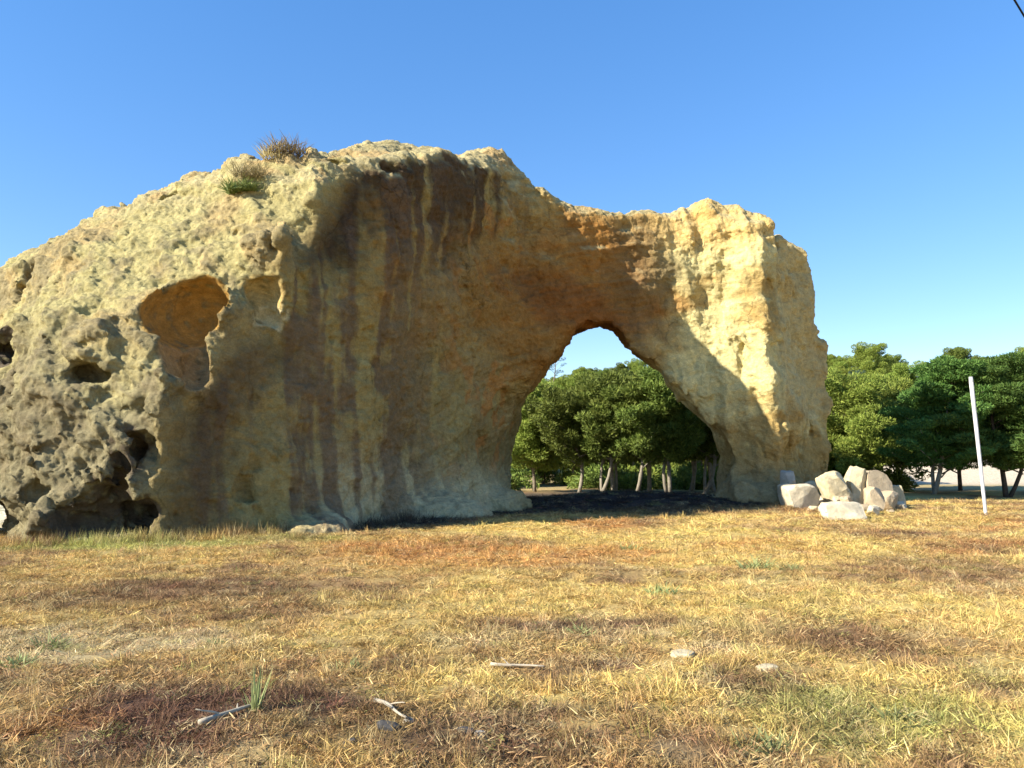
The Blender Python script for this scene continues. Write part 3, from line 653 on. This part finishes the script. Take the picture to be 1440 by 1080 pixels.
for px, Y, mm, rz, s, lab_ in back:
    put_tree(mm, (px-720)/F_PX*Y, Y, rz, s*.87, lab_, 'second row of pines behind the arch')
right = [(1165,39.0,tE,.6,.92,'light green pine touching the outer side of the right pillar'),(1212,38.0,tE,2.1,1.0,'bushy light green pine behind the pile of pale boulders'),
 (1262,41.0,tD,.5,1.15,'yellow-green pine between the light and the dark green trees on the right'),
 (1306,34.5,tG,.0,.98,'dark green tree with a pale forked trunk leaning right, beside the white pole'),
 (1345,40.0,tF,1.5,.95,'wide dark green cypress behind the white pole'),(1408,33.5,tF,.2,.95,'big dark green cypress with a thick black trunk right of the white pole'),
 (1468,37.0,tG,2.6,1.05,'dark green tree cut off by the right edge of the photo'),(1130,45,tE,1.1,1.0,'light green pine hidden behind the right pillar with its top beside the rock'),
 (1235,64,tE,.9,1.1,'tall light green pine further back over the boulder pile'),(1425,66,tE,2.5,1.15,'yellow-green pine behind the big cypress')]
for px, Y, mm, rz, s, lab_ in right:
    put_tree(mm, (px-720)/F_PX*Y, Y, rz, s*.9, lab_, 'trees on the right of the arch')
put_tree(tH, (782-720)/F_PX*100, 100, .4, 1.0, 'lone tall bluish pine with sparse tiers on the skyline in the opening')
put_tree(tH, (1203-720)/F_PX*72, 72, 1.4, .85, 'spiky-topped far pine just right of the rock')
put_tree(tH, (1312-720)/F_PX*66, 66, 2.4, .92, 'spiky-topped far pine behind the dark green trees')

# far wood on the hill, one mass
def points_object(name, pts, attrs, coll, mat_kind='stuff'):
    me = bpy.data.meshes.new(name); me.vertices.add(len(pts)); me.vertices.foreach_set('co', np.asarray(pts, np.float32).ravel())
    for k, (typ, v) in attrs.items():
        a_ = me.attributes.new(k, typ, 'POINT'); key = {'FLOAT': 'value', 'INT': 'value', 'FLOAT_VECTOR': 'vector', 'FLOAT_COLOR': 'color'}[typ]
        a_.data.foreach_set(key, np.asarray(v, np.int32 if typ == 'INT' else np.float32).ravel())
    o = bpy.data.objects.new(name, me); COL.objects.link(o); o['kind'] = mat_kind
    ng = bpy.data.node_groups.new(name+'_nodes', 'GeometryNodeTree')
    ng.interface.new_socket('Geometry', in_out='INPUT', socket_type='NodeSocketGeometry'); ng.interface.new_socket('Geometry', in_out='OUTPUT', socket_type='NodeSocketGeometry')
    gi = ng.nodes.new('NodeGroupInput'); go = ng.nodes.new('NodeGroupOutput'); ip = ng.nodes.new('GeometryNodeInstanceOnPoints')
    ci = ng.nodes.new('GeometryNodeCollectionInfo'); ci.inputs['Collection'].default_value = coll; ci.inputs['Separate Children'].default_value = True; ci.inputs['Reset Children'].default_value = True
    ng.links.new(gi.outputs[0], ip.inputs['Points']); ng.links.new(ci.outputs[0], ip.inputs['Instance']); ip.inputs['Pick Instance'].default_value = True
    def na(nm, t):
        n_ = ng.nodes.new('GeometryNodeInputNamedAttribute'); n_.data_type = t; n_.inputs['Name'].default_value = nm; return n_.outputs['Attribute']
    ng.links.new(na('variant', 'INT'), ip.inputs['Instance Index']); ng.links.new(na('rot', 'FLOAT_VECTOR'), ip.inputs['Rotation']); ng.links.new(na('scl', 'FLOAT_VECTOR'), ip.inputs['Scale'])
    ng.links.new(ip.outputs[0], go.inputs[0])
    md = o.modifiers.new('scatter', 'NODES'); md.node_group = ng
    return o
rw = np.random.RandomState(5)
wood = bpy.data.collections.new('wood_kinds')
for i, mm in enumerate((tD, tE, tA, tB)):
    o = bpy.data.objects.new('wood_crown_%d' % i, mm[1]); wood.objects.link(o)
n = 560; wy = rw.uniform(56, 165, n); wx = rw.uniform(-.95, 1.0, n)*wy
clear = (np.hypot((wx-2.6)/2.0, (wy-60)/6) > 1) & ~((wx > 18) & (wy < 62)); wx = wx[clear]; wy = wy[clear]; n = len(wx)
sc1 = rw.uniform(.8, 1.25, n)
points_object('wood_on_hill', np.stack([wx, wy, gh(wx, wy)-2.0], -1), {'variant': ('INT', rw.choice(4, n, p=[.35,.3,.2,.15])),
   'rot': ('FLOAT_VECTOR', np.stack([0*wx, 0*wx, rw.uniform(0, 6.28, n)], -1)), 'scl': ('FLOAT_VECTOR', np.stack([sc1*.9, sc1*.9, sc1], -1))}, wood)
shrubs = bpy.data.collections.new('undergrowth_kinds')
for i in range(3):
    q = np.random.RandomState(40+i); cl = [((q.uniform(-.7,.7), q.uniform(-.7,.7), q.uniform(.15,.75)), q.uniform(.25,.45)) for _ in range(9)]
    me_ = crown_mesh('undergrowth_bush', cl, q, (.06,.13), 140, .8); me_.materials.append(M['foliage_dark' if i else 'foliage_light']); shrubs.objects.link(bpy.data.objects.new('undergrowth_kind_%d' % i, me_))
n = 330; ux = rw.uniform(-3, 34, n); uy = rw.uniform(38.5, 53, n); ok = ~(ux > 20); ok &= ~(np.hypot((ux-1.7)/1.6, (uy-44)/8) < 1); ux = ux[ok]; uy = uy[ok]; n = len(ux); s1 = rw.uniform(.8, 1.7, n)
points_object('undergrowth', np.stack([ux, uy, gh(ux, uy)-.05], -1), {'variant': ('INT', rw.choice(3, n, p=[.15,.45,.4])), 'rot': ('FLOAT_VECTOR', np.stack([0*ux, 0*ux, rw.uniform(0, 6.28, n)], -1)), 'scl': ('FLOAT_VECTOR', np.stack([s1, s1, s1*.9], -1))}, shrubs)
print('trees', time.time()-T0)

# ------------------------------------------------------------------ boulder pile, pole, cable
bl = [ # px, py (foot), w px, h px, depth m, material, rz, tilt, boxy, label
 (1129,719,50,34,.8,'white_stone',.15,0,.8,'big squared cream block at the left front of the boulder pile'),
 (1110,694,20,38,.4,'grey_stone',.3,.05,.4,'narrow upright grey stone at the left end of the pile against the pillar'),
 (1146,704,34,34,.7,'cream_stone',.6,.35,.5,'pale leaning slab behind the squared cream block'),
 (1178,705,32,46,.8,'cream_stone',.2,-.35,.6,'tall cream boulder leaning right in the middle of the pile'),
 (1210,712,26,58,.5,'cream_stone',.1,.04,.7,'upright yellowish pillar-shaped stone in the middle of the pile'),
 (1192,735,50,26,.7,'white_stone',.1,0,.85,'low white block lying in front of the pile, nearest to the camera'),
 (1186,718,26,24,.5,'cream_stone',.9,.2,.5,'pale wedge of stone right above the low white block'),
 (1240,694,40,30,.7,'tan_stone',.2,.03,.6,'wide brownish block at the back right of the pile'),
 (1234,721,32,36,.6,'tan_stone',.7,.1,.4,'tan broken boulder right of the upright yellowish stone'),
 (1254,716,26,32,.5,'tan_stone',.2,.2,.4,'small tan boulder at the right end of the pile'),
 (1163,716,24,22,.5,'white_stone',.5,0,.4,'small white stone wedged between the cream block and the leaning boulder'),
 (1262,700,24,24,.5,'cream_stone',.1,0,.4,'cream stone behind the small tan boulder at the right end'),
 (1218,722,20,14,.35,'tan_stone',.4,0,.3,'small flat brown stone at the foot of the upright yellowish stone'),
 (1146,722,16,10,.3,'cream_stone',1.0,0,.3,'little cream stone lying before the squared block')]
for i, (px, py, w, h, dp, mt, rz, tilt, bx_, lab_) in enumerate(bl):
    Yb = min(G(px, py).y, 24.6+.5*(i % 3)); s_ = Yb/F_PX; g = P(px, py, Yb); zb = gz(g.x, Yb+dp*.5)-.08; zt = P(px, py-h, Yb).z
    mm = boulder_mesh(20+i, (w*s_*1.08, dp*1.2, zt-zb), bx_, 16, .05)
    o = link('boulder', mm, M[mt]); o.location = (g.x-math.tan(tilt)*(zt-zb)*.5, Yb+dp*.5, zb); o.rotation_euler = (0, tilt, rz*.6); tag(o, lab_, 'boulder', 'pale boulders piled beside the right pillar')
rb = random.Random(77)
for i in range(18):
    px = 1106+i*9.2+rb.uniform(-5,5); py = rb.uniform(712, 730) if 1150 < px < 1250 else rb.uniform(706, 722); g = G(px, py); Yb = min(g.y, 25); w = rb.uniform(.2, .55)
    mm = boulder_mesh(120+i, (w, w*rb.uniform(.6,1), w*rb.uniform(.4,.8)), .3, 12, .06, 3); xx = (px-720)/F_PX*Yb
    o = link('stone_chip', mm, M[rb.choice(['cream_stone','white_stone','tan_stone'])]); o.location = (xx, Yb, gz(xx, Yb)-.03); o.rotation_euler = (0, 0, rb.uniform(0,6))
    tag(o, 'small broken stone chip lying among the feet of the larger blocks', 'stone chip', 'broken chips around the boulder pile')
g = G(1387, 726); ptop = P(1365, 530, g.y+.15); bm = bmesh.new()
pts = [Vector((g.x, g.y, gz(g.x, g.y)-.2)).lerp(ptop, t) for t in (0, .06, .25, .5, .75, .97, 1)]
tube(bm, pts, [.045, .046, .048, .051, .055, .058, .05], 14)
tag(link('white_pole', bm_mesh(bm, 'white_pole'), M['white_paint']), 'slim white painted pole leaning slightly left in the dry grass', 'pole')
# power cable crossing the top right corner and the post that carries it
pc = P(1432, 10, 10.5); pe = Vector((14.6, 17.0, 7.4)); d_ = (pc-pe); ps = pe+d_*2.6
bm = bmesh.new(); cpts = []
for i in range(41):
    t = i/40; p = pe.lerp(ps, t); s_ = 4*t*(1-t); t0 = 1/2.6; p.z -= .35*(s_-4*t0*(1-t0)*0); cpts.append(p)
dz = pc.z-min(cpts, key=lambda p: abs(p.y-pc.y)).z
for p in cpts[1:]: p.z += dz*min(1, (p-pe).length/d_.length)
tube(bm, cpts, [.013]*41, 6)
tag(link('power_cable', bm_mesh(bm, 'power_cable'), M['cable']), 'thin dark overhead cable crossing the top right corner of the sky', 'cable')

# ------------------------------------------------------------------ plants on the rock, weeds, grass
def grass_tuft(name, rng, n, h, spread, lie=.5, wid=.004, seg=2):
    V = []; Fq = []
    for i in range(n):
        a_ = rng.uniform(0, 6.283); r = spread*math.sqrt(rng.random()); b_ = Vector((r*math.cos(a_), r*math.sin(a_), -.01))
        L = h*rng.uniform(.5, 1.25); an = rng.uniform(0, 6.283); el = (1-lie)*1.5+rng.uniform(-.45,.25); el = max(.08, min(1.5, el))
        d_ = Vector((math.cos(an)*math.cos(el), math.sin(an)*math.cos(el), math.sin(el))); sd = d_.cross(Vector((0,0,1))).normalized()*wid*rng.uniform(.7,1.4)
        sd = Matrix.Rotation(rng.uniform(-1.2,1.2), 3, d_) @ sd
        m_ = b_+d_*L*.55; e_ = m_+(d_+Vector((0,0,-.35*rng.random()))).normalized()*L*.5
        k = len(V); V += [b_-sd, b_+sd, m_+sd*.8, m_-sd*.8, e_+sd*.15, e_-sd*.15]; Fq += [(k,k+1,k+2,k+3),(k+3,k+2,k+4,k+5)]
    return np_mesh(name, [tuple(v) for v in V], Fq)
rg = random.Random(11)
def clump_plant(px, py, name, label, cat, mat, n, h, spread, lie, wid, onrock=False, group=None, dy=.0):
    p = rock_pt(px, py) if onrock else None
    if p is None: g = G(px, py); p = Vector((g.x, g.y, gz(g.x, g.y)))
    o = link(name, grass_tuft(name, rg, n, h, spread, lie, wid), M[mat], loc=p+Vector((0, dy, -.02))); return tag(o, label, cat, group)
clump_plant(402, 216, 'dry_shrub', 'dry straw-coloured shrub on the top edge of the rock', 'shrub', 'dry_shrub_twigs', 420, .40, .5, .35, .009, True)
clump_plant(384, 222, 'dry_shrub', 'small reddish dry tuft left of the shrub on the rock top', 'shrub', 'dry_straw', 160, .35, .3, .35, .009, True)
clump_plant(352, 248, 'dry_shrub', 'pale dry grass clump on the rock above the green bush', 'shrub', 'dry_shrub_twigs', 380, .36, .42, .4, .008, True)
clump_plant(342, 270, 'green_bush', 'small green bush growing on the upper sunny flank of the rock', 'bush', 'bush_green', 500, .34, .40, .45, .014, True)
clump_plant(425, 214, 'dry_shrub', 'thin dry twigs sticking up at the rock crest', 'shrub', 'dry_straw', 60, .5, .25, .1, .006, True)
weeds = [(1062,800,.34,'fresh green leafy weed in the yellow grass, largest in the field'),(932,842,.22,'small green weed in the middle of the field'),(818,890,.16,'low dark green weed on the little rut'),
 (1272,1018,.16,'small grey-green weed in the green patch at the lower right'),(1072,1052,.2,'grey-green weed near the bottom edge'),(70,906,.18,'green sprig on the bare pale sand at the left'),(22,935,.16,'small weed at the left edge below the pale sand'),
 (303,903,.13,'tiny weed right of the pale sand strip'),(885,775,.2,'dark green sprig near the rock shadow'),(490,938,.16,'small green sprig above the brown patch'),(1110,806,.2,'lower green weed beside the largest leafy weed')]
for px, py, h, lab_ in weeds: clump_plant(px, py, 'weed', lab_, 'weed', 'weed_green', 130, h*.8, h*.7, .5, .006, group='green weeds in the dry field')
o = clump_plant(358, 1004, 'weed', 'tall single green weed stalk behind the bleached stick', 'weed', 'weed_green', 26, .26, .035, .05, .006)
for i, (px, h) in enumerate([(150,.3),(120,.25),(185,.32),(70,.25),(215,.25),(375,.2),(590,.25),(680,.22),(760,.2)]):
    pass
# grass over the field: tufts scattered as one mass
kinds = bpy.data.collections.new('grass_kinds')
for i, (n_, h_, s_, l_, w_) in enumerate([(64,.072,.14,.66,.0028),(64,.065,.15,.82,.0028),(54,.09,.12,.46,.0025),(64,.055,.16,.9,.003),(26,.14,.07,.22,.002)]):
    me_ = grass_tuft('grass_tuft', rg, n_, h_, s_, l_, w_); me_.materials.append(M['grass_blades']); kinds.objects.link(bpy.data.objects.new('grass_kind_%d' % i, me_))
rp = np.random.RandomState(3)
SIDE = 3.0
def scatter(y0, y1, dens):
    n_ = int(dens*(.75*(y1*y1-y0*y0)+2*SIDE*(y1-y0))); uu = rp.random_sample(n_); yy = np.interp(uu, [(.75*(q*q-y0*y0)+2*SIDE*(q-y0))/(.75*(y1*y1-y0*y0)+2*SIDE*(y1-y0)) for q in np.linspace(y0, y1, 60)], np.linspace(y0, y1, 60)); xx = rp.uniform(-1, 1, n_)*(.75*yy+SIDE); return np.stack([xx, yy], 1)
pp = np.concatenate([scatter(1.2, 6, 330), scatter(6, 10, 230), scatter(10, 16, 130), scatter(16, 30, 45)])
bw = []
for (ax_, ay_), (bx_, by_) in zip([(-10.3,15.0),(-8.6,14.5),(-7.0,14.5),(-5.4,15.8),(-4.2,16.9)], [(-8.6,14.5),(-7.0,14.5),(-5.4,15.8),(-4.2,16.9),(-2.4,19.6)]):
    t = rp.random_sample(130); bw.append(np.stack([ax_+(bx_-ax_)*t+rp.normal(size=130)*.22, ay_+(by_-ay_)*t+rp.normal(size=130)*.22], 1))
nbase = sum(len(b_) for b_ in bw); pp = np.concatenate([pp]+bw); foot = np.zeros(len(pp), bool); foot[-nbase:] = True
px_, py_ = pp.T
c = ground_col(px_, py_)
inside = np.zeros(len(pp), bool)
i_ = np.clip(((px_-X0)/H).astype(int), 0, len(ax)-1); j_ = np.clip(((py_-Y0)/H).astype(int), 0, len(ay)-1)
k0 = int((.15-Z0)/H); inb = (py_ > Y0) & (px_ > X0) & (px_ < X1); inside = inb & (Fv[i_, j_, k0] < .0)
lum = c.mean(1); sandy = (c[:,2] > .22)
cover = fbm(px_*1.1, py_*1.1, 6.6, 3)
drop = inside | (sandy & (rp.random_sample(len(pp)) < .8)) | (rp.random_sample(len(pp)) < .45*sstep(.0, .6, cover))
drop |= (np.hypot((px_-3.6)/7, (py_-30.5)/6.5) < 1) & (rp.random_sample(len(pp)) < .35)
drop = np.where(foot, inside, drop); foot = foot[~drop]; pp = pp[~drop]; c = c[~drop]; n_ = len(pp)
red = rp.random_sample(n_) < .16*sstep(9, 5, pp[:,1])+.10; c[red] = c[red]*.45+np.array([.22,.11,.065])*.55
c = c*rp.uniform(.65, 1.4, (n_, 1))*(1+rp.normal(size=(n_, 3))*.04)
pale = rp.random_sample(n_) < .12; c[pale] = c[pale]*.5+np.array([.68,.55,.28])*.5
grn = rp.random_sample(n_) < .03; c[grn] = c[grn]*.5+np.array([.28,.33,.08])*.5
dist = pp[:,1]; sz = rp.uniform(.6, 1.35, n_)*(1+.9*sstep(9, 24, dist)); hgt = rp.uniform(.7, 1.25, n_)*(1+.35*sstep(9, 24, dist))
var = rp.choice(5, n_, p=[.32,.28,.14,.22,.04])
hgt = np.where(foot, hgt*1.7, hgt); var = np.where(foot & (rp.random_sample(n_) < .5), 4, var)
zz = gh(pp[:,0], pp[:,1])
points_object('dry_grass', np.stack([pp[:,0], pp[:,1], zz-.005], 1), {'variant': ('INT', var), 'rot': ('FLOAT_VECTOR', np.stack([rp.normal(size=n_)*.12, rp.normal(size=n_)*.12, rp.uniform(0, 6.28, n_)], 1)),
   'scl': ('FLOAT_VECTOR', np.stack([sz, sz, hgt], 1)), 'col': ('FLOAT_COLOR', np.concatenate([np.clip(c, .03, .8), np.ones((n_, 1))], 1))}, kinds)
print('grass', n_, time.time()-T0)

# ------------------------------------------------------------------ litter in the field
def stick(p0, p1, r, label, name='stick', mat='bleached_wood', seed=1, twigs=2):
    rng = random.Random(seed); a_ = G(*p0); b_ = G(*p1); a_.z = gz(a_.x, a_.y)+r+.02; b_.z = gz(b_.x, b_.y)+r+.03; bm = bmesh.new()
    pts = bent(rng, a_, b_, 8, .05)
    for p in pts: p.z = max(p.z, gz(p.x, p.y)+r*.8)
    tube(bm, pts, [r*(1.1-.6*i/8) for i in range(9)], 7)
    for k in range(twigs):
        q = pts[3+2*k]; e = q+Vector((rng.uniform(-.14,.14), rng.uniform(-.12,.12), rng.uniform(.02,.08))); tube(bm, bent(rng, q, e, 3, .1), [r*.5, r*.4, r*.3, r*.2], 5)
    return tag(link(name, bm_mesh(bm, name), M[mat]), label, 'stick')
stick((280,1026), (366,1000), .018, 'bleached stick lying beside the tall weed stalk at the lower left', seed=3)
stick((527,992), (572,1022), .014, 'short bleached branch slanting down to the dark stones', seed=5)
stick((690,934), (765,940), .014, 'pale weathered branch lying across the yellow grass', seed=8, twigs=1)
stones = [(362,1002,10,9,'white_stone','tiny white stone at the end of the bleached stick'),(545,1030,34,15,'charred_stone','dark stone at the lower end of the slanting branch'),(492,1048,18,12,'charred_stone','small dark stone left of the slanting branch'),
 (655,1034,24,12,'charred_stone','dark stone right of the slanting branch'),(575,1018,18,10,'grey_stone','grey stone touching the slanting branch'),(960,922,34,9,'cream_stone','flat pale stone showing in the yellow grass'),(1078,940,30,10,'cream_stone','flat pale stone near the brown patch on the right'),
 (675,1036,16,9,'grey_stone','small grey stone beside the dark stone at the bottom')]
for i, (px, py, w, h, mt, lab_) in enumerate(stones):
    g = G(px, py); s_ = g.y/F_PX; o = link('stone', boulder_mesh(70+i, (w*s_, w*s_*.8, max(h*s_, .02)), .3, 9, .06, 3), M[mt]); o.location = (g.x, g.y, gz(g.x, g.y)-.022); tag(o, lab_, 'stone')
print('total', time.time()-T0)
